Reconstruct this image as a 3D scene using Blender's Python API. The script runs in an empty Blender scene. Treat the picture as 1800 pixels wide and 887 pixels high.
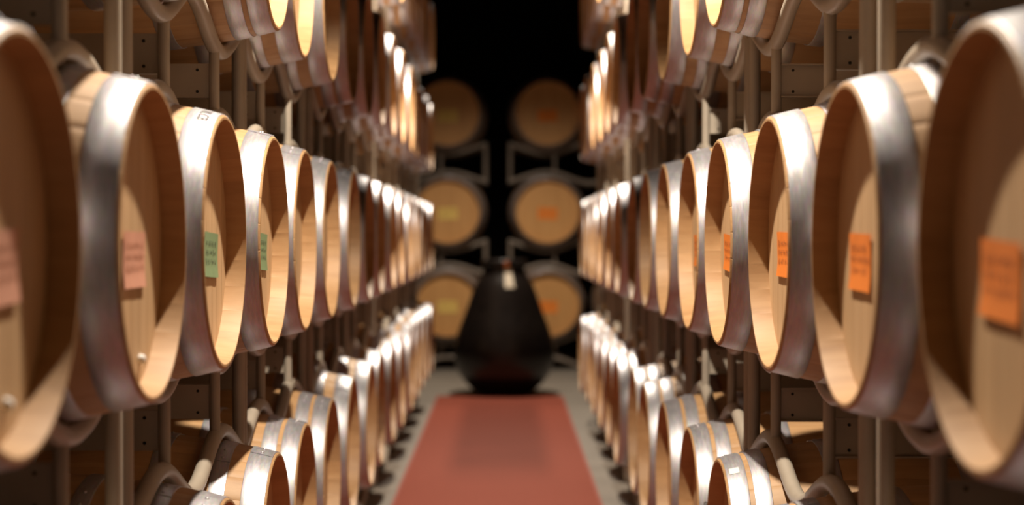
import bpy, math, random
from mathutils import Vector, Matrix

PI = math.pi
rnd = random.Random(7)
scene = bpy.context.scene
COL = scene.collection

# ------------------------------------------------------------------ camera, world, lights, exposure
H = 1.487                       # eye height above the floor
FPX = 2880.0                    # focal length in pixels of the 1800 wide frame
cam_data = bpy.data.cameras.new('camera')
cam = bpy.data.objects.new('camera', cam_data)
COL.objects.link(cam)
cam.location = (0, 0, H)
cam.rotation_euler = (PI/2 - math.atan(28.0/FPX), 0, -math.atan(13/FPX))
cam_data.sensor_width = 36.0
cam_data.lens = 36.0*FPX/1800.0
cam_data.clip_start = 0.05
cam_data.dof.use_dof = True
cam_data.dof.focus_distance = 4.2
cam_data.dof.aperture_fstop = 1.85
scene.camera = cam

world = bpy.data.worlds.new('world')
scene.world = world
world.use_nodes = True
world.node_tree.nodes['Background'].inputs['Color'].default_value = (0.9, 0.7, 0.5, 1)
world.node_tree.nodes['Background'].inputs['Strength'].default_value = 0.0

def spot(name, loc, energy, angle, blend, radius, target=None, color=(1.0, 0.87, 0.71)):
    d = bpy.data.lights.new(name, 'SPOT')
    d.energy = energy
    d.color = color
    d.spot_size = math.radians(angle)
    d.spot_blend = blend
    d.shadow_soft_size = radius
    o = bpy.data.objects.new(name, d)
    COL.objects.link(o)
    o.location = loc
    if target:
        o.rotation_euler = (Vector(target) - Vector(loc)).to_track_quat('-Z', 'Y').to_euler()
    return o

spot('ceiling_spotlight', (-0.07, 3.95, H + 2.35), 750, 115, 0.25, 0.045)
spot('ceiling_spotlight', (-0.06, 10.0, H + 2.30), 660, 106, 0.25, 0.045)
spot('ceiling_spotlight', (0.0, 15.2, H + 2.50), 620, 145, 0.9, 0.045)

scene.view_settings.view_transform = 'Standard'
scene.view_settings.look = 'None'
scene.view_settings.gamma = 1.0
scene.view_settings.use_curve_mapping = False
scene.view_settings.exposure = -0.08

# ------------------------------------------------------------------ materials
def new_mat(name):
    m = bpy.data.materials.new(name)
    m.use_nodes = True
    nt = m.node_tree
    return m, nt, nt.nodes['Principled BSDF']

def N(nt, typ, **kw):
    n = nt.nodes.new(typ)
    for k, v in kw.items():
        setattr(n, k, v)
    return n

def ramp(nt, stops):
    r = N(nt, 'ShaderNodeValToRGB')
    e = r.color_ramp.elements
    while len(e) > 1:
        e.remove(e[-1])
    e[0].position, e[0].color = stops[0][0], (*stops[0][1], 1)
    for p, c in stops[1:]:
        x = e.new(p)
        x.color = (*c, 1)
    return r

def shifted_coords(nt, scale):
    tc = N(nt, 'ShaderNodeTexCoord')
    oi = N(nt, 'ShaderNodeObjectInfo')
    mul = N(nt, 'ShaderNodeMath', operation='MULTIPLY')
    mul.inputs[1].default_value = 37.0
    nt.links.new(oi.outputs['Random'], mul.inputs[0])
    add = N(nt, 'ShaderNodeVectorMath', operation='ADD')
    nt.links.new(tc.outputs['Object'], add.inputs[0])
    nt.links.new(mul.outputs[0], add.inputs[1])
    mp = N(nt, 'ShaderNodeMapping')
    mp.inputs['Scale'].default_value = scale
    nt.links.new(add.outputs[0], mp.inputs['Vector'])
    return mp.outputs['Vector'], oi.outputs['Random']

def wood(name, a, b, c, scale, rough=0.55, tint=0.22):
    m, nt, bs = new_mat(name)
    v, rand = shifted_coords(nt, scale)
    n1 = N(nt, 'ShaderNodeTexNoise')
    n1.inputs['Scale'].default_value = 1.0
    n1.inputs['Detail'].default_value = 6
    n1.inputs['Roughness'].default_value = 0.62
    n1.inputs['Distortion'].default_value = 0.6
    nt.links.new(v, n1.inputs['Vector'])
    r = ramp(nt, [(0.28, a), (0.5, b), (0.72, c)])
    nt.links.new(n1.outputs['Fac'], r.inputs['Fac'])
    # per-piece tint
    mr = N(nt, 'ShaderNodeMapRange')
    mr.inputs['To Min'].default_value = 1.0 - tint
    mr.inputs['To Max'].default_value = 1.0 + tint*0.5
    nt.links.new(rand, mr.inputs['Value'])
    hs = N(nt, 'ShaderNodeHueSaturation')
    nt.links.new(mr.outputs[0], hs.inputs['Value'])
    nt.links.new(r.outputs['Color'], hs.inputs['Color'])
    nt.links.new(hs.outputs['Color'], bs.inputs['Base Color'])
    bs.inputs['Roughness'].default_value = rough
    bp = N(nt, 'ShaderNodeBump')
    bp.inputs['Strength'].default_value = 0.12
    bp.inputs['Distance'].default_value = 0.002
    nt.links.new(n1.outputs['Fac'], bp.inputs['Height'])
    nt.links.new(bp.outputs['Normal'], bs.inputs['Normal'])
    return m

M = {}
M['stave'] = wood('oak_stave', (0.38, 0.21, 0.09), (0.46, 0.27, 0.125), (0.51, 0.315, 0.155), (2.2, 26, 26), tint=0.10)
M['head'] = wood('oak_head', (0.54, 0.345, 0.18), (0.61, 0.40, 0.215), (0.65, 0.435, 0.24), (24, 24, 1.8), tint=0.08)
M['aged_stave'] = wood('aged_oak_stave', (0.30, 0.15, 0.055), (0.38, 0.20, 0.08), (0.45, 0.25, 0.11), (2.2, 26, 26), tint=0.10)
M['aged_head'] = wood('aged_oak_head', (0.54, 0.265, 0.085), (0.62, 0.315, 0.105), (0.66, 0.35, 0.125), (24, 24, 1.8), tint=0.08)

def metal():
    m, nt, bs = new_mat('galvanised_steel')
    v, rand = shifted_coords(nt, (130, 22, 22))
    n1 = N(nt, 'ShaderNodeTexNoise')
    n1.inputs['Scale'].default_value = 1.0
    n1.inputs['Detail'].default_value = 5
    nt.links.new(v, n1.inputs['Vector'])
    vo = N(nt, 'ShaderNodeTexVoronoi')
    vo.inputs['Scale'].default_value = 3.0
    nt.links.new(v, vo.inputs['Vector'])
    r = ramp(nt, [(0.3, (0.46, 0.45, 0.48)), (0.55, (0.53, 0.52, 0.55)), (0.8, (0.60, 0.59, 0.61))])
    nt.links.new(n1.outputs['Fac'], r.inputs['Fac'])
    mix = N(nt, 'ShaderNodeMix', data_type='RGBA', blend_type='MULTIPLY')
    mix.inputs['Factor'].default_value = 0.15
    nt.links.new(r.outputs['Color'], mix.inputs['A'])
    nt.links.new(vo.outputs['Color'], mix.inputs['B'])
    nt.links.new(mix.outputs['Result'], bs.inputs['Base Color'])
    bs.inputs['Metallic'].default_value = 0.74
    mr = N(nt, 'ShaderNodeMapRange')
    mr.inputs['To Min'].default_value = 0.40
    mr.inputs['To Max'].default_value = 0.52
    nt.links.new(n1.outputs['Fac'], mr.inputs['Value'])
    nt.links.new(mr.outputs[0], bs.inputs['Roughness'])
    return m
M['hoop'] = metal()

def plain(name, col, rough=0.5, metallic=0.0, var=0.15, scale=12, spec=0.5, bump=0.0):
    m, nt, bs = new_mat(name)
    v, rand = shifted_coords(nt, (scale, scale, scale))
    n1 = N(nt, 'ShaderNodeTexNoise')
    n1.inputs['Scale'].default_value = 1.0
    n1.inputs['Detail'].default_value = 6
    nt.links.new(v, n1.inputs['Vector'])
    lo = tuple(c*(1-var) for c in col)
    hi = tuple(min(1, c*(1+var)) for c in col)
    r = ramp(nt, [(0.3, lo), (0.7, hi)])
    nt.links.new(n1.outputs['Fac'], r.inputs['Fac'])
    nt.links.new(r.outputs['Color'], bs.inputs['Base Color'])
    bs.inputs['Roughness'].default_value = rough
    bs.inputs['Metallic'].default_value = metallic
    bs.inputs['Specular IOR Level'].default_value = spec
    if bump:
        bp = N(nt, 'ShaderNodeBump')
        bp.inputs['Strength'].default_value = bump
        bp.inputs['Distance'].default_value = 0.004
        nt.links.new(n1.outputs['Fac'], bp.inputs['Height'])
        nt.links.new(bp.outputs['Normal'], bs.inputs['Normal'])
    return m
M['rack'] = plain('painted_steel', (0.35, 0.30, 0.24), 0.45, var=0.08, scale=9)
M['old_rack'] = plain('dull_painted_steel', (0.21, 0.165, 0.13), 0.5, var=0.1, scale=9)
M['floor'] = plain('concrete', (0.225, 0.195, 0.163), 0.6, var=0.12, scale=3, bump=0.15)
def rug_mat():
    m = plain('red_carpet', (0.265, 0.067, 0.043), 0.6, var=0.10, scale=60, spec=0.08, bump=0.15)
    nt = m.node_tree
    bs = nt.nodes['Principled BSDF']
    src = bs.inputs['Base Color'].links[0].from_socket
    # a darker, mottled area in the middle of the runner's far end, soft-edged
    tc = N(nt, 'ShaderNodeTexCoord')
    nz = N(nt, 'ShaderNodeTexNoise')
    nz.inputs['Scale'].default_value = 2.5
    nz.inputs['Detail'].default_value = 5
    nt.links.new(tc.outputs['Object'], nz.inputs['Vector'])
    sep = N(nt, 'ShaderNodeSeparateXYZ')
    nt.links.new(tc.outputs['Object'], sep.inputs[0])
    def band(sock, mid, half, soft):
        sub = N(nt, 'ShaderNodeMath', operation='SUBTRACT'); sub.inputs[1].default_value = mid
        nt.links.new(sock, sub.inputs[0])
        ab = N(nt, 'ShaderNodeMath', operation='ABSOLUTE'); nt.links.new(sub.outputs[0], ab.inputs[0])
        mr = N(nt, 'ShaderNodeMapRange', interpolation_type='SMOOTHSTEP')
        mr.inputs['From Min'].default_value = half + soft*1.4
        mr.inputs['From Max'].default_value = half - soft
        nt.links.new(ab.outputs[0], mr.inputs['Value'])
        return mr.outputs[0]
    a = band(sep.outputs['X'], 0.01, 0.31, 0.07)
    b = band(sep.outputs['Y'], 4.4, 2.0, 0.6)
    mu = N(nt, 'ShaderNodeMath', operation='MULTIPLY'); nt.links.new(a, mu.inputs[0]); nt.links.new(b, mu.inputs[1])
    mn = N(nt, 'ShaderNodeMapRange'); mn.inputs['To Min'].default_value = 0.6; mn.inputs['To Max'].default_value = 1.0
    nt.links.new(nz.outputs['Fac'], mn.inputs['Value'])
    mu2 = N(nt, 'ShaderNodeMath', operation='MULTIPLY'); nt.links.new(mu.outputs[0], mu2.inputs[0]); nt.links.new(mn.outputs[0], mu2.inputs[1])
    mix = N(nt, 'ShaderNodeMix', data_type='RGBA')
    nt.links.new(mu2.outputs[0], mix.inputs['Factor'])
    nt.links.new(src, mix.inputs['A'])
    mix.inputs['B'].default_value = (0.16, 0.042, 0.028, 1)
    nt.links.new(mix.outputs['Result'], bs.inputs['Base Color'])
    return m
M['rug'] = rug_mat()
M['hem'] = plain('red_carpet_hem', (0.30, 0.075, 0.05), 0.6, var=0.1, scale=60)
M['black'] = plain('black_paint', (0.006, 0.005, 0.005), 0.8, var=0.2, scale=2, spec=0.2)
M['dark'] = plain('dark_plaster', (0.010, 0.008, 0.0065), 0.85, var=0.2, scale=2, spec=0.2)
M['vase'] = plain('black_glaze', (0.012, 0.008, 0.0065), 0.33, var=0.3, scale=14, spec=0.5, bump=0.25)
M['bung'] = plain('white_silicone', (0.75, 0.73, 0.70), 0.5, var=0.04)
M['orange'] = plain('orange_paper', (0.86, 0.235, 0.022), 0.7, var=0.06, scale=20)
M['pink'] = plain('salmon_paper', (0.70, 0.34, 0.23), 0.7, var=0.06, scale=20)
M['green'] = plain('green_paper', (0.22, 0.32, 0.16), 0.7, var=0.06, scale=20)
M['yellow'] = plain('yellow_paper', (0.80, 0.55, 0.14), 0.7, var=0.06, scale=20)
M['white'] = plain('white_paper', (0.72, 0.62, 0.48), 0.7, var=0.04, scale=20)
M['ink'] = plain('black_ink', (0.03, 0.025, 0.02), 0.7, var=0.1)
M['faint_ink'] = plain('faint_ink', (0.30, 0.10, 0.03), 0.7, var=0.1)
M['sticker'] = plain('white_sticker', (0.80, 0.78, 0.73), 0.6, var=0.03)
M['hole'] = plain('bolt_hole', (0.012, 0.010, 0.008), 0.8, var=0.1)

# ------------------------------------------------------------------ mesh helpers
class MB:
    def __init__(self):
        self.v, self.f, self.s = [], [], []
    def grid(self, rows, smooth=True, flip=False, closed=False):
        b = len(self.v)
        n = len(rows[0])
        for r in rows:
            self.v.extend(r)
        for i in range(len(rows)-1):
            for j in range(n if closed else n-1):
                k = (j+1) % n
                q = (b+i*n+j, b+i*n+k, b+(i+1)*n+k, b+(i+1)*n+j)
                self.f.append(q[::-1] if flip else q)
                self.s.append(smooth)
    def poly(self, pts, smooth=False):
        b = len(self.v)
        self.v.extend(pts)
        self.f.append(tuple(range(b, b+len(pts))))
        self.s.append(smooth)
    def box(self, x0, x1, y0, y1, z0, z1):
        b = len(self.v)
        self.v.extend([(x, y, z) for z in (z0, z1) for y in (y0, y1) for x in (x0, x1)])
        for q in ((0, 2, 3, 1), (4, 5, 7, 6), (0, 1, 5, 4), (2, 6, 7, 3), (0, 4, 6, 2), (1, 3, 7, 5)):
            self.f.append(tuple(b+i for i in q))
            self.s.append(False)
    def tube(self, path, r, n=12, cap=True):
        path = [Vector(p) for p in path]
        rows = []
        up = None
        for i, p in enumerate(path):
            t = (path[min(i+1, len(path)-1)] - path[max(i-1, 0)]).normalized()
            if up is None:
                ref = Vector((1, 0, 0)) if abs(t.x) < 0.9 else Vector((0, 0, 1))
                up = t.cross(ref).normalized()
            else:
                up = (up - t*up.dot(t)).normalized()
            sd = t.cross(up)
            rows.append([tuple(p + (up*math.cos(2*PI*j/n) + sd*math.sin(2*PI*j/n))*r) for j in range(n)])
        self.grid(rows, True, False, True)
        if cap:
            self.poly(rows[0][::-1])
            self.poly(rows[-1])
    def lathe(self, prof, n=64, flip=False):           # prof of (r, z)
        rows = [[(r*math.cos(2*PI*j/n), r*math.sin(2*PI*j/n), z) for j in range(n)] for r, z in prof]
        self.grid(rows, True, flip, True)
    def mesh(self, name, mat):
        me = bpy.data.meshes.new(name)
        me.from_pydata(self.v, [], self.f)
        me.polygons.foreach_set('use_smooth', self.s)
        me.materials.append(mat)
        me.update()
        return me

def link(name, me, parent=None, loc=(0, 0, 0), rot=(0, 0, 0)):
    o = bpy.data.objects.new(name, me)
    COL.objects.link(o)
    if parent:
        o.parent = parent
    o.location = loc
    o.rotation_euler = rot
    return o

def thing(name, label, cat, loc, rz=0, group=None, scale=1.0):
    o = bpy.data.objects.new(name, None)
    o.empty_display_size = 0.05
    COL.objects.link(o)
    o.location = loc
    o.rotation_euler = (0, 0, rz)
    o.scale = (scale,)*3
    o['label'] = label
    o['category'] = cat
    if group:
        o['group'] = group
    return o

def struct(name, mb, mat):
    o = link(name, mb.mesh(name, mat))
    o['kind'] = 'structure'
    return o

# ------------------------------------------------------------------ large structure
RX0, RX1, RY0, RY1, RZ = -3.4, 3.4, -1.5, 21.0, 5.2
mb = MB(); mb.box(RX0, RX1, RY0, RY1, -0.2, 0); struct('floor', mb, M['floor'])
mb = MB(); mb.box(RX0, RX1, RY0, RY1, RZ, RZ+0.2); struct('ceiling', mb, M['dark'])
mb = MB(); mb.box(RX0, RX1, RY1, RY1+0.2, -0.2, RZ+0.2); struct('wall_back', mb, M['black'])
mb = MB(); mb.box(RX0, RX1, RY0-0.2, RY0, -0.2, RZ+0.2); struct('wall_front', mb, M['dark'])
mb = MB(); mb.box(RX0-0.2, RX0, RY0-0.2, RY1+0.2, -0.2, RZ+0.2); struct('wall_left', mb, M['dark'])
mb = MB(); mb.box(RX1, RX1+0.2, RY0-0.2, RY1+0.2, -0.2, RZ+0.2); struct('wall_right', mb, M['dark'])

# ------------------------------------------------------------------ barrel meshes (axis along local x, head at x = 0 faces +x)
BL, RE, RB = 0.92, 0.284, 0.344
NST = 26
HEADX = 0.047
def rad(x):                     # x measured back from the front rim
    t = (x - BL/2)/(BL/2)
    return RE + (RB - RE)*(1 - t*t)

def stave_patch(mb, rot=0.0, seg=4):
    w = 2*PI/NST
    angs = [rot - w/2, rot - w/2 + w*0.035] + [rot - w/2 + w*k/seg for k in range(1, seg)] + [rot + w/2 - w*0.035, rot + w/2]
    drop = [0.0009, 0.0] + [0.0]*(seg-1) + [0.0, 0.0009]
    def row(x, r, d=True):
        return [(-x, (r - (dd if d else 0))*math.cos(a), (r - (dd if d else 0))*math.sin(a)) for a, dd in zip(angs, drop)]
    xs = [0.004, 0.03, 0.09, 0.18, 0.30, 0.46, 0.62, 0.74, 0.83, 0.89, 0.916]
    mb.grid([row(x, rad(x)) for x in xs], True)
    mb.grid([row(0.0, rad(0)-0.003), row(0.004, rad(0.004))], False)
    mb.grid([row(0.0, rad(0)-0.0085), row(0.0, rad(0)-0.003)], False)
    mb.grid([row(0.058, rad(0.05)-0.027), row(0.03, rad(0.03)-0.021, False), row(0.0, rad(0)-0.0085, False)], True)
    mb.grid([row(0.916, rad(0.916)), row(BL, rad(BL)-0.003)], False)
    mb.grid([row(BL, rad(BL)-0.003), row(BL, rad(BL)-0.0085)], False)
    mb.grid([row(BL, rad(BL)-0.0085), row(BL-0.058, rad(0.05)-0.027)], True)

mb = MB(); stave_patch(mb); STAVE = mb.mesh('stave', M['stave'])
mb = MB()
for i in range(NST):
    stave_patch(mb, 2*PI*i/NST, 2)
STAVES = mb.mesh('staves', M['stave'])

RH = rad(0.05) - 0.0245
def board_mesh(mb, y0, y1, x):
    def outline(y0, y1, R):
        z0, z1 = math.sqrt(max(R*R-y0*y0, 0)), math.sqrt(max(R*R-y1*y1, 0))
        n = 6
        top = [(y0+(y1-y0)*k/n, math.sqrt(max(R*R-(y0+(y1-y0)*k/n)**2, 0))) for k in range(n+1)]
        bot = [(y, -z) for y, z in top[::-1]]
        return top + bot
    o = outline(y0, y1, RH)
    e = 0.0011
    i = outline(y0+e, y1-e, RH-e)
    f = [(x, y, z) for y, z in i]
    b = [(x-0.004, y, z) for y, z in o]
    mb.poly(f[::-1])
    mb.grid([f + [f[0]], b + [b[0]]], False)
cuts = [-RH*0.9999, -0.197, -0.126, -0.062, 0.010, 0.075, 0.139, 0.204, RH*0.9999]
BOARDS = []
for a, b in zip(cuts[:-1], cuts[1:]):
    mb = MB(); board_mesh(mb, a, b, -HEADX); BOARDS.append(mb.mesh('head_board', M['head']))
mb = MB()
for a, b in zip(cuts[:-1], cuts[1:]):
    board_mesh(mb, a, b, -HEADX)
HEAD = mb.mesh('head', M['head'])
mb = MB()
for a, b in zip(cuts[:-1], cuts[1:]):
    board_mesh(mb, a, b, -HEADX)
mb.v = [(-BL - x, -y, z) for x, y, z in mb.v]
RHEAD = mb.mesh('rear_head', M['head'])

def hoop_mesh(name, x0, x1, rear=False):
    mb = MB()
    n = 72
    t = 0.0022
    prof = [(x0, rad(x0)+0.0002), (x0, rad(x0)+t-0.0004), (x0+0.001, rad(x0)+t), ((x0+x1)/2, rad((x0+x1)/2)+t), (x1-0.001, rad(x1)+t), (x1, rad(x1)+t-0.0004), (x1, rad(x1)+0.0002)]
    def P(x, r, a):
        return (-(BL - x) if rear else -x, r*math.cos(a), r*math.sin(a))
    mb.grid([[P(x, r, 2*PI*j/n) for j in range(n)] for x, r in prof], True, rear, True)
    # riveted lap at the top
    a0, a1 = 0.06, 0.30
    lap = [[P(x, r + (0.0018 if 0 < k < 6 else 0), PI/2 + a0 + (a1-a0)*q/5) for q in range(6)] for k, (x, r) in enumerate(prof)]
    mb.grid(lap, True, rear)
    mb.poly([lap[k][0] for k in range(7)] if rear else [lap[k][0] for k in range(7)][::-1])
    mb.poly([lap[k][5] for k in range(7)][::-1] if rear else [lap[k][5] for k in range(7)])
    for aa in (0.11, 0.25):
        for fx in (0.5,):
            xc = x0 + (x1-x0)*fx
            rows = []
            for rr, hh in ((0.005, 0.0), (0.0043, 0.002), (0.0025, 0.003), (0.0004, 0.0034)):
                row = []
                for j in range(8):
                    b = 2*PI*j/8
                    dx, da = rr*math.cos(b), rr*math.sin(b)/rad(xc)
                    row.append(P(xc+dx, rad(xc)+t+0.0016+hh, PI/2+aa+da))
                rows.append(row)
            mb.grid(rows, True, rear, True)
    return mb.mesh(name, M['hoop'])

HOOPS = {
    'A': [('head_hoop', 0.005, 0.066), ('quarter_hoop', 0.108, 0.150), ('bilge_hoop', 0.270, 0.310)],
    'B': [('head_hoop', 0.005, 0.056), ('quarter_hoop', 0.069, 0.114), ('bilge_hoop', 0.262, 0.302)],
}
HM = {}
for k, hs in HOOPS.items():
    HM[k] = [(n, hoop_mesh(n, a, b)) for n, a, b in hs] + [(n, hoop_mesh(n, a, b, True)) for n, a, b in hs]

def aged(me, mat):
    c = me.copy()
    c.materials.clear()
    c.materials.append(mat)
    return c
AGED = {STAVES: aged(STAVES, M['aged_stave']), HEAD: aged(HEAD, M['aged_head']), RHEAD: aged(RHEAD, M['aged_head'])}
mb = MB(); mb.lathe([(0.0, 0.0), (0.026, 0.0), (0.026, 0.004), (0.022, 0.007), (0.0, 0.0075)], 16, True)
BUNG = mb.mesh('bung', M['stave'])
mb = MB(); mb.lathe([(0.010, 0.0), (0.010, 0.006), (0.008, 0.010), (0.0, 0.011)], 12, True)
PLUG = mb.mesh('head_plug', M['bung'])

def card_mesh(mat, w=0.17, h=0.102, seed=0):
    r = random.Random(seed)
    mb = MB()
    rows = []
    for i in range(7):
        v = i/6
        row = []
        for j in range(7):
            u = j/6
            x = 0.0012 + 0.006*max(0, v-0.6)**1.5*2.0 + 0.002*(1-v)**3*abs(u-0.5)*2 + r.uniform(-.0004, .0004)
            row.append((x, -w/2 + w*u, h/2 - h*v + 0.004*(u-0.5)*(r.random()-0.5)))
        rows.append(row)
    mb.grid(rows, True, True)
    back = [[(x-0.0006, y, z) for x, y, z in row] for row in rows]
    mb.grid(back, True, False)
    return mb.mesh('paper_card', mat)
def ink_mesh(seed, mat, w=0.17, h=0.102):
    r = random.Random(seed)
    mb = MB()
    for line in range(3):
        zc = h*(0.26 - 0.2*line)
        y = -w*0.38
        while y < w*0.34:
            n = r.choice((2, 3, 4))
            for k in range(n):
                hh = r.uniform(0.004, 0.010)
                sl = r.uniform(-0.004, 0.004)
                mb.poly([(0.0, y, zc-hh), (0.0, y+0.002, zc-hh), (0.0, y+sl+0.002, zc+hh*0.6), (0.0, y+sl, zc+hh*0.6)])
                if r.random() < 0.6:
                    zz = zc + r.uniform(-hh, hh*0.5)
                    mb.poly([(0.0, y, zz), (0.0, y+0.006, zz+0.001), (0.0, y+0.006, zz+0.003), (0.0, y, zz+0.002)])
                y += r.uniform(0.006, 0.010)
            y += 0.008
    mb.v = [(0.0022 + 0.006*max(0, (0.5 - z/h)-0.6)**1.5*2.0 + 0.002*(0.5 + z/h)**3*abs(y/w)*2, y, z) for x, y, z in mb.v]
    return mb.mesh('handwriting', mat)
CARDS = {k: card_mesh(M[k], seed=i) for i, k in enumerate(('orange', 'pink', 'green', 'yellow'))}
INKS = [ink_mesh(s, M['ink']) for s in range(3)]
FAINT = [ink_mesh(s, M['faint_ink']) for s in range(4, 8)]

def make_barrel(label, front, rz, near, kind='A', card=None, card_at=(0.03, -0.03), roll=0.0, group=None, scale=1.0, old=False, plug=None, lap=0.0):
    """front: world point of the centre of the front rim; rz turns local +x to where the head looks"""
    d = Matrix.Rotation(rz, 3, 'Z') @ Vector((1, 0, 0))
    base = Vector(front) - d*(BL/2*scale) - Vector((0, 0, RB*scale))
    t = thing('oak_barrel', label, 'barrel', base, rz, group, scale)
    off = (BL/2, 0, RB)
    if near:
        for i in range(NST):
            link('stave', STAVE, t, off, (2*PI*i/NST + roll, 0, 0))
        for b in BOARDS:
            link('head_board', b, t, off, (0, 0, 0))
    else:
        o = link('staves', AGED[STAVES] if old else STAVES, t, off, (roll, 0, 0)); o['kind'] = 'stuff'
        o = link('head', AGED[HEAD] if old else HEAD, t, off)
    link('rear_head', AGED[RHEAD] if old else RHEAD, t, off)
    for n, me in HM[kind]:
        link(n, me, t, off, (rnd.uniform(-0.25, 0.25) if not lap else lap, 0, 0))
    link('bung', BUNG, t, (0, 0, 2*RB - 0.002))
    if card:
        side = -1 if abs(rz) > 3 else 1
        c = link('paper_card', CARDS[card], t, (BL/2 - HEADX + 0.001, card_at[0]*side, RB + card_at[1]), (rnd.uniform(-0.05, 0.05), 0, 0))
        c['label'] = {'orange': 'orange', 'pink': 'salmon pink', 'green': 'green', 'yellow': 'yellow'}[card] + ' paper card with handwriting'
        link('handwriting', rnd.choice(INKS if card == 'green' else FAINT), c)
    if plug:
        side = -1 if abs(rz) > 3 else 1
        link('head_plug', PLUG, t, (BL/2 - HEADX, plug[0]*side, RB + plug[1]), (0, PI/2, 0))
    return t

# ------------------------------------------------------------------ rack (front frame at local x = 0, run along local y)
RF = 0.3245          # barrel radius in the frame planes
TR = 0.021          # cradle tube radius
PR = 0.0145         # post radius
FRAME = 0.155       # distance of the frame plane behind the rim
DEPTH = BL - 2*FRAME

PLATE_CACHE = {}
def make_rack(label, origin, rz, ys, gap, amp=0.105, group=None, scale=1.0, end=0.342, mat='rack'):
    """origin: world point of the frame's front plane at the height of the cradle dips' tube centre; ys: local y of the two barrels"""
    zt = 0.0
    base_z = -(gap + amp + TR)
    base = Vector(origin) + Vector((0, 0, base_z*scale))
    t = thing('barrel_rack', label, 'rack', base, rz, group, scale)
    c0, c1 = ys
    up = -base_z
    def wave(y):
        d = min(abs(y-c0), abs(y-c1))
        half = (c1-c0)/2 if c0 < y < c1 else 0.43
        w = amp*(1 - math.cos(PI*min(d/half, 1.0)))/2
        rt = RF + TR
        return min(w, rt - math.sqrt(rt*rt - d*d)) if d < rt*0.95 else w
    n = 44
    y0, y1 = c0 - end, c1 + end
    pts = [y0 + (y1-y0)*k/n for k in range(n+1)]
    inner = [c0 + 0.065, c1 - 0.065]
    cr = MB(); cr.tube([(0, y, up + wave(y)) for y in pts], TR, 12); crm = cr.mesh('cradle_tube', M[mat])
    sa = MB(); sa.tube([(0, y, up - gap - wave(y)) for y in pts], TR, 12); sam = sa.mesh('saddle_tube', M[mat])
    ep = MB(); ep.tube([(0, 0, -wave(y0) - gap), (0, 0, wave(y0))], PR*1.25, 12); epm = ep.mesh('post', M[mat])
    ip = MB(); ip.tube([(0, 0, -gap), (0, 0, 0)], PR, 12); ipm = ip.mesh('post', M[mat])
    pl = MB()
    pl.box(-DEPTH + 0.012, -0.012, -0.003, 0.003, -0.042, 0.042)
    pl.box(-DEPTH + 0.012, -0.012, -0.003, 0.017, -0.046, -0.042)
    pl.box(-DEPTH + 0.012, -0.012, -0.003, 0.017, 0.042, 0.046)
    plm = pl.mesh('side_plate', M[mat])
    bo = MB()
    for zz in (-0.029, 0.029):
        for xx in (-0.045, -DEPTH + 0.045):
            bo.tube([(xx, -0.0045, zz), (xx, 0.0045, zz)], 0.004, 10)
    bom = bo.mesh('bolt', M['hole'])
    for x in (0, -DEPTH):
        link('cradle_tube', crm, t, (x, 0, 0))
        link('saddle_tube', sam, t, (x, 0, 0))
        for y in (y0 + PR, y1 - PR):
            link('post', epm, t, (x, y, up))
        for y in inner:
            link('post', ipm, t, (x, y, up))
    for y in inner:
        p = link('side_plate', plm, t, (0, y, up - gap*0.5))
        link('bolt', bom, p)
    return t

# ------------------------------------------------------------------ the two long stacks
ORD = ['first', 'second', 'third', 'fourth', 'fifth', 'sixth', 'seventh', 'eighth', 'ninth', 'tenth', 'eleventh', 'twelfth',
       'thirteenth', 'fourteenth', 'fifteenth', 'sixteenth']
TIER = ['floor tier', 'eye-level tier', 'tier above eye level', 'topmost tier']
SIDES = {
    -1: dict(name='left', a=0.627, c=[-0.878, -0.012, 0.850, 1.718],
             z=[2.15, 2.95, 3.70, 4.485, 5.19, 5.975, 6.86, 7.66, 8.385, 9.3, 10.03, 11.0, 11.8, 12.6, 13.35, 14.15]),
    1: dict(name='right', a=0.590, c=[-0.905, -0.016, 0.868, 1.742],
            z=[2.06, 2.867, 3.687, 4.557, 5.30, 6.126, 6.90, 7.62, 8.6, 9.35, 10.2, 11.0, 11.8, 12.6]),
}
CARD_OF = {(-1, 1, 0): 'pink', (-1, 1, 1): 'pink', (-1, 1, 2): 'green', (-1, 1, 3): 'green', (-1, 1, 4): 'green',
           (1, 1, 0): 'orange', (1, 1, 1): 'orange', (1, 1, 2): 'orange', (1, 1, 3): 'orange', (1, 1, 4): 'orange', (1, 1, 5): 'orange'}
CARD_AT = {(-1, 1, 1): (0.025, -0.03), (-1, 1, 2): (0.05, -0.03), (-1, 1, 3): (0.06, -0.03), (-1, 1, 4): (-0.015, -0.03),
           (1, 1, 0): (0.035, -0.04), (1, 1, 1): (0.055, -0.03), (1, 1, 2): (0.035, -0.025), (1, 1, 3): (0.09, -0.03), (1, 1, 4): (0.09, -0.03)}
PLUG_OF = {(-1, 1, 0): (0.06, -0.215), (-1, 1, 1): (0.075, -0.215)}
BARRELS = {}
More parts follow.
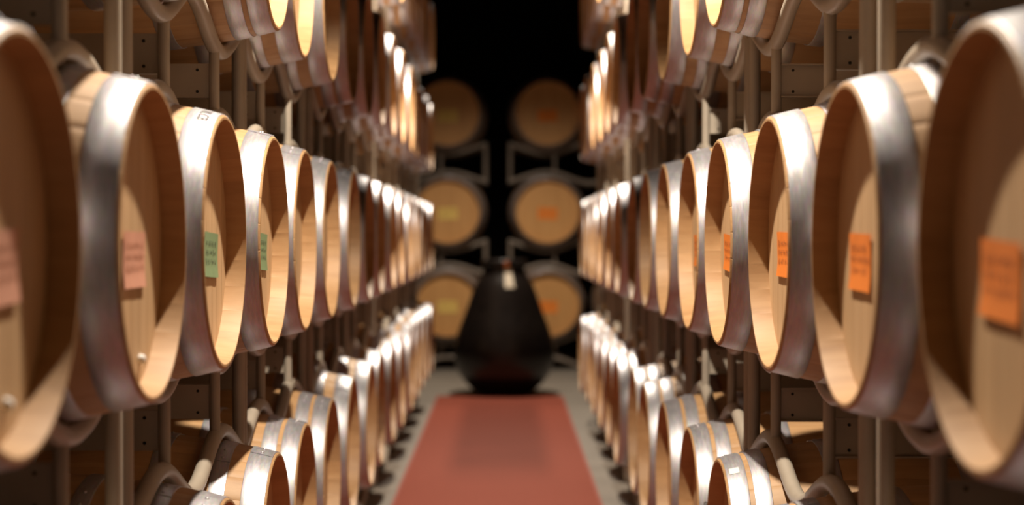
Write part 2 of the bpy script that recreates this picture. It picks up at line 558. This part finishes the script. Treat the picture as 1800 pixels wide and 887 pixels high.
for s, S in SIDES.items():
    rz = 0.0 if s < 0 else PI
    for tier in range(4):
        for i, y in enumerate(S['z']):
            if tier == 3 and y < 8.4:
                continue
            jx = 0.0 if tier == 1 else rnd.uniform(-0.008, 0.008)
            card = CARD_OF.get((s, tier, i))
            near = y < (6.5 if tier != 1 else 7.2)
            kind = 'B' if (tier == 0 and (s > 0 or i in (4, 5, 9))) or (tier == 2 and i % 3 == 0) else 'A'
            cw = {'pink': ' with salmon card', 'green': ' with green card', 'orange': ' with orange card', None: ''}[card]
            label = 'oak wine barrel%s, %s column back from camera, %s, %s of aisle' % (cw, ORD[i], TIER[tier], S['name'])
            BARRELS[(s, tier, i)] = make_barrel(label, (s*(S['a'] + jx), y, H + S['c'][tier]), rz, near, kind, card, CARD_AT.get((s, tier, i), (0.03, -0.03)),
                        roll=rnd.uniform(-0.12, 0.12), group='oak barrels in the %s rack row' % S['name'], plug=PLUG_OF.get((s, tier, i)),
                        lap={(-1, 1, 2): -0.42, (1, 0, 3): 0.15}.get((s, tier, i), 0.0))
        for i in range(0, len(S['z']), 2):
            ya, yb = S['z'][i], S['z'][i+1]
            if tier == 3 and ya < 8.4:
                continue
            ym = (ya+yb)/2
            dip = S['c'][tier] - RF - TR
            if tier == 0:
                gap = 0.14
                amp = H + dip - gap - TR
            else:
                gap = S['c'][tier] - S['c'][tier-1] - 2*(RF+TR)
                amp = 0.105
            ys = (ya-ym, yb-ym)
            label = 'beige steel rack carrying %s and %s column barrels, %s, %s of aisle' % (ORD[i], ORD[i+1], TIER[tier], S['name'])
            make_rack(label, (s*(S['a'] + FRAME), ym, H + dip), rz, ys, gap, amp, 'steel racks in the %s row' % S['name'])

# ------------------------------------------------------------------ marks on hoops
def rim_text(barrel, body, a_mid, x_mid, size, name, label, side):
    cu = bpy.data.curves.new('lettering', 'FONT')
    cu.body = body
    cu.size = size
    cu.align_x = 'CENTER'
    cu.resolution_u = 3
    to = bpy.data.objects.new('lettering', cu)
    COL.objects.link(to)
    bpy.context.view_layer.update()
    me = bpy.data.meshes.new_from_object(to.evaluated_get(bpy.context.evaluated_depsgraph_get()))
    bpy.data.objects.remove(to)
    for v in me.vertices:
        x = x_mid - (v.co.y - size*0.35)
        r = rad(x) + 0.0029
        a = a_mid*side + v.co.x*side/r
        v.co = (-x, r*math.sin(a), r*math.cos(a))
    me.materials.clear()
    me.materials.append(M['ink'])
    o = link(name, me, barrel, (BL/2, 0, RB))
    if label:
        o['label'] = label
    return o
rim_text(BARRELS[(-1, 1, 2)], 'VK.CB', 0.30, 0.032, 0.034, 'stamped_letters', 'dark letters stamped on the head hoop', -1)
rim_text(BARRELS[(1, 0, 4)], '88', 1.30, 0.028, 0.03, 'chalk_loops', 'looped marks on the head hoop', 1)
mb = MB()
mb.grid([[(-x, (rad(x)+0.003)*math.sin(a), (rad(x)+0.003)*math.cos(a)) for a in (0.36, 0.40, 0.44, 0.455)] for x in (0.014, 0.026, 0.040)], False, True)
link('sticker', mb.mesh('sticker', M['sticker']), BARRELS[(1, 0, 3)], (BL/2, 0, RB))['label'] = 'small white square sticker on hoop'

# ------------------------------------------------------------------ the end stacks of larger barrels, heads towards the camera
FS, FY = 1.27, 18.1
FC = [-0.752, 0.280, 1.362]
FT = ['bottom', 'middle', 'top']
for s, xs, cc, nm in ((-1, (-0.629, -1.58), 'yellow', 'left'), (1, (0.478, 1.43), 'orange', 'right')):
    for tier in range(3):
        for k, x in enumerate(xs):
            lab = 'large oak barrel end-on at back of aisle, %s of %s stack%s' % (FT[tier], nm, (', %s card on head' % cc) if k == 0 else ', outer one')
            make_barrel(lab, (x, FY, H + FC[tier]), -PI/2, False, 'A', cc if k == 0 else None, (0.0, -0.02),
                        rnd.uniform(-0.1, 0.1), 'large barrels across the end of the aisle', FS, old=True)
        dip = FC[tier] - (RF+TR)*FS
        if tier == 0:
            gap = 0.12
            amp = (H + dip)/FS - gap - TR
        else:
            gap = (FC[tier] - FC[tier-1])/FS - 2*(RF+TR)
            amp = 0.095
        xm = sum(xs)/2
        hw = abs(xs[0]-xs[1])/2/FS
        make_rack('dull steel rack under %s pair of end-on barrels in %s stack behind jar' % (FT[tier], nm),
                  (xm, FY + FRAME*FS, H + dip), -PI/2, (-hw, hw), gap, amp, 'steel racks across the end of the aisle', FS, mat='old_rack')

# ------------------------------------------------------------------ rug
t = thing('carpet_runner', 'red carpet runner laid along the aisle floor up to black jar', 'rug', (-0.042, 8.0, 0))
mb = MB()
rx, ry0, ry1 = 0.570, -6.5, 7.18
rows = []
ny = 60
for i in range(ny+1):
    y = ry0 + (ry1-ry0)*i/ny
    rows.append([(-rx + 2*rx*j/16, y, 0.008 + 0.0012*math.sin(y*3.1 + j*0.7)) for j in range(17)])
mb.grid(rows, True)
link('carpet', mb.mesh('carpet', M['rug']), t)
for x0, x1 in ((-rx-0.014, -rx+0.002), (rx-0.002, rx+0.014)):
    mb = MB(); mb.box(x0, x1, ry0, ry1, 0.0, 0.011); link('hem', mb.mesh('hem', M['hem']), t)
for y0, y1 in ((ry0-0.014, ry0+0.002), (ry1-0.002, ry1+0.014)):
    mb = MB(); mb.box(-rx-0.014, rx+0.014, y0, y1, 0.0, 0.011); link('hem', mb.mesh('hem', M['hem']), t)

# ------------------------------------------------------------------ jar
VY = 15.5
t = thing('clay_jar', 'tall black glazed egg-shaped jar standing on floor beyond red runner', 'jar', (-0.004, VY, 0))
ctl = [(0.232, 0.0), (0.245, 0.008), (0.290, 0.035), (0.390, 0.14), (0.455, 0.255), (0.473, 0.41), (0.442, 0.576), (0.362, 0.79),
       (0.283, 1.01), (0.222, 1.12), (0.200, 1.165), (0.197, 1.20)]
def catmull(p, n=6):
    out = []
    for i in range(len(p)-1):
        a, b, c, d = p[max(i-1, 0)], p[i], p[i+1], p[min(i+2, len(p)-1)]
        for k in range(n):
            u = k/n
            out.append(tuple(0.5*((2*b[q]) + (-a[q]+c[q])*u + (2*a[q]-5*b[q]+4*c[q]-d[q])*u*u + (-a[q]+3*b[q]-3*c[q]+d[q])*u**3) for q in (0, 1)))
    out.append(p[-1])
    return out
body = catmull(ctl)
mb = MB()
mb.lathe([(0.0, 0.0)] + body, 72)
link('body', mb.mesh('body', M['vase']), t)
mb = MB()
mb.lathe([(0.197, 1.20), (0.208, 1.215), (0.213, 1.24), (0.209, 1.265), (0.196, 1.272), (0.182, 1.26), (0.178, 1.20), (0.19, 1.10), (0.0, 1.08)], 72)
link('rim', mb.mesh('rim', M['vase']), t)
def vr(z):
    for (r0, z0), (r1, z1) in zip(body[:-1], body[1:]):
        if z0 <= z <= z1:
            return r0 + (r1-r0)*(z-z0)/(z1-z0+1e-9)
    return 0.2
def patch(name, z0, z1, a0, a1, mat, rf):
    mb = MB()
    rows = []
    for i in range(9):
        z = z0 + (z1-z0)*i/8
        rows.append([(rf(z)*math.sin(a0+(a1-a0)*j/6), -rf(z)*math.cos(a0+(a1-a0)*j/6), z) for j in range(7)])
    mb.grid(rows, True)
    return link(name, mb.mesh(name, mat), t)
patch('paper_tag', 1.01, 1.195, 0.02, 0.34, M['white'], lambda z: vr(z)+0.004)['label'] = 'white paper tag'
patch('seal', 1.205, 1.26, 0.0, 0.22, M['orange'], lambda z: 0.216)['label'] = 'orange seal below the rim'
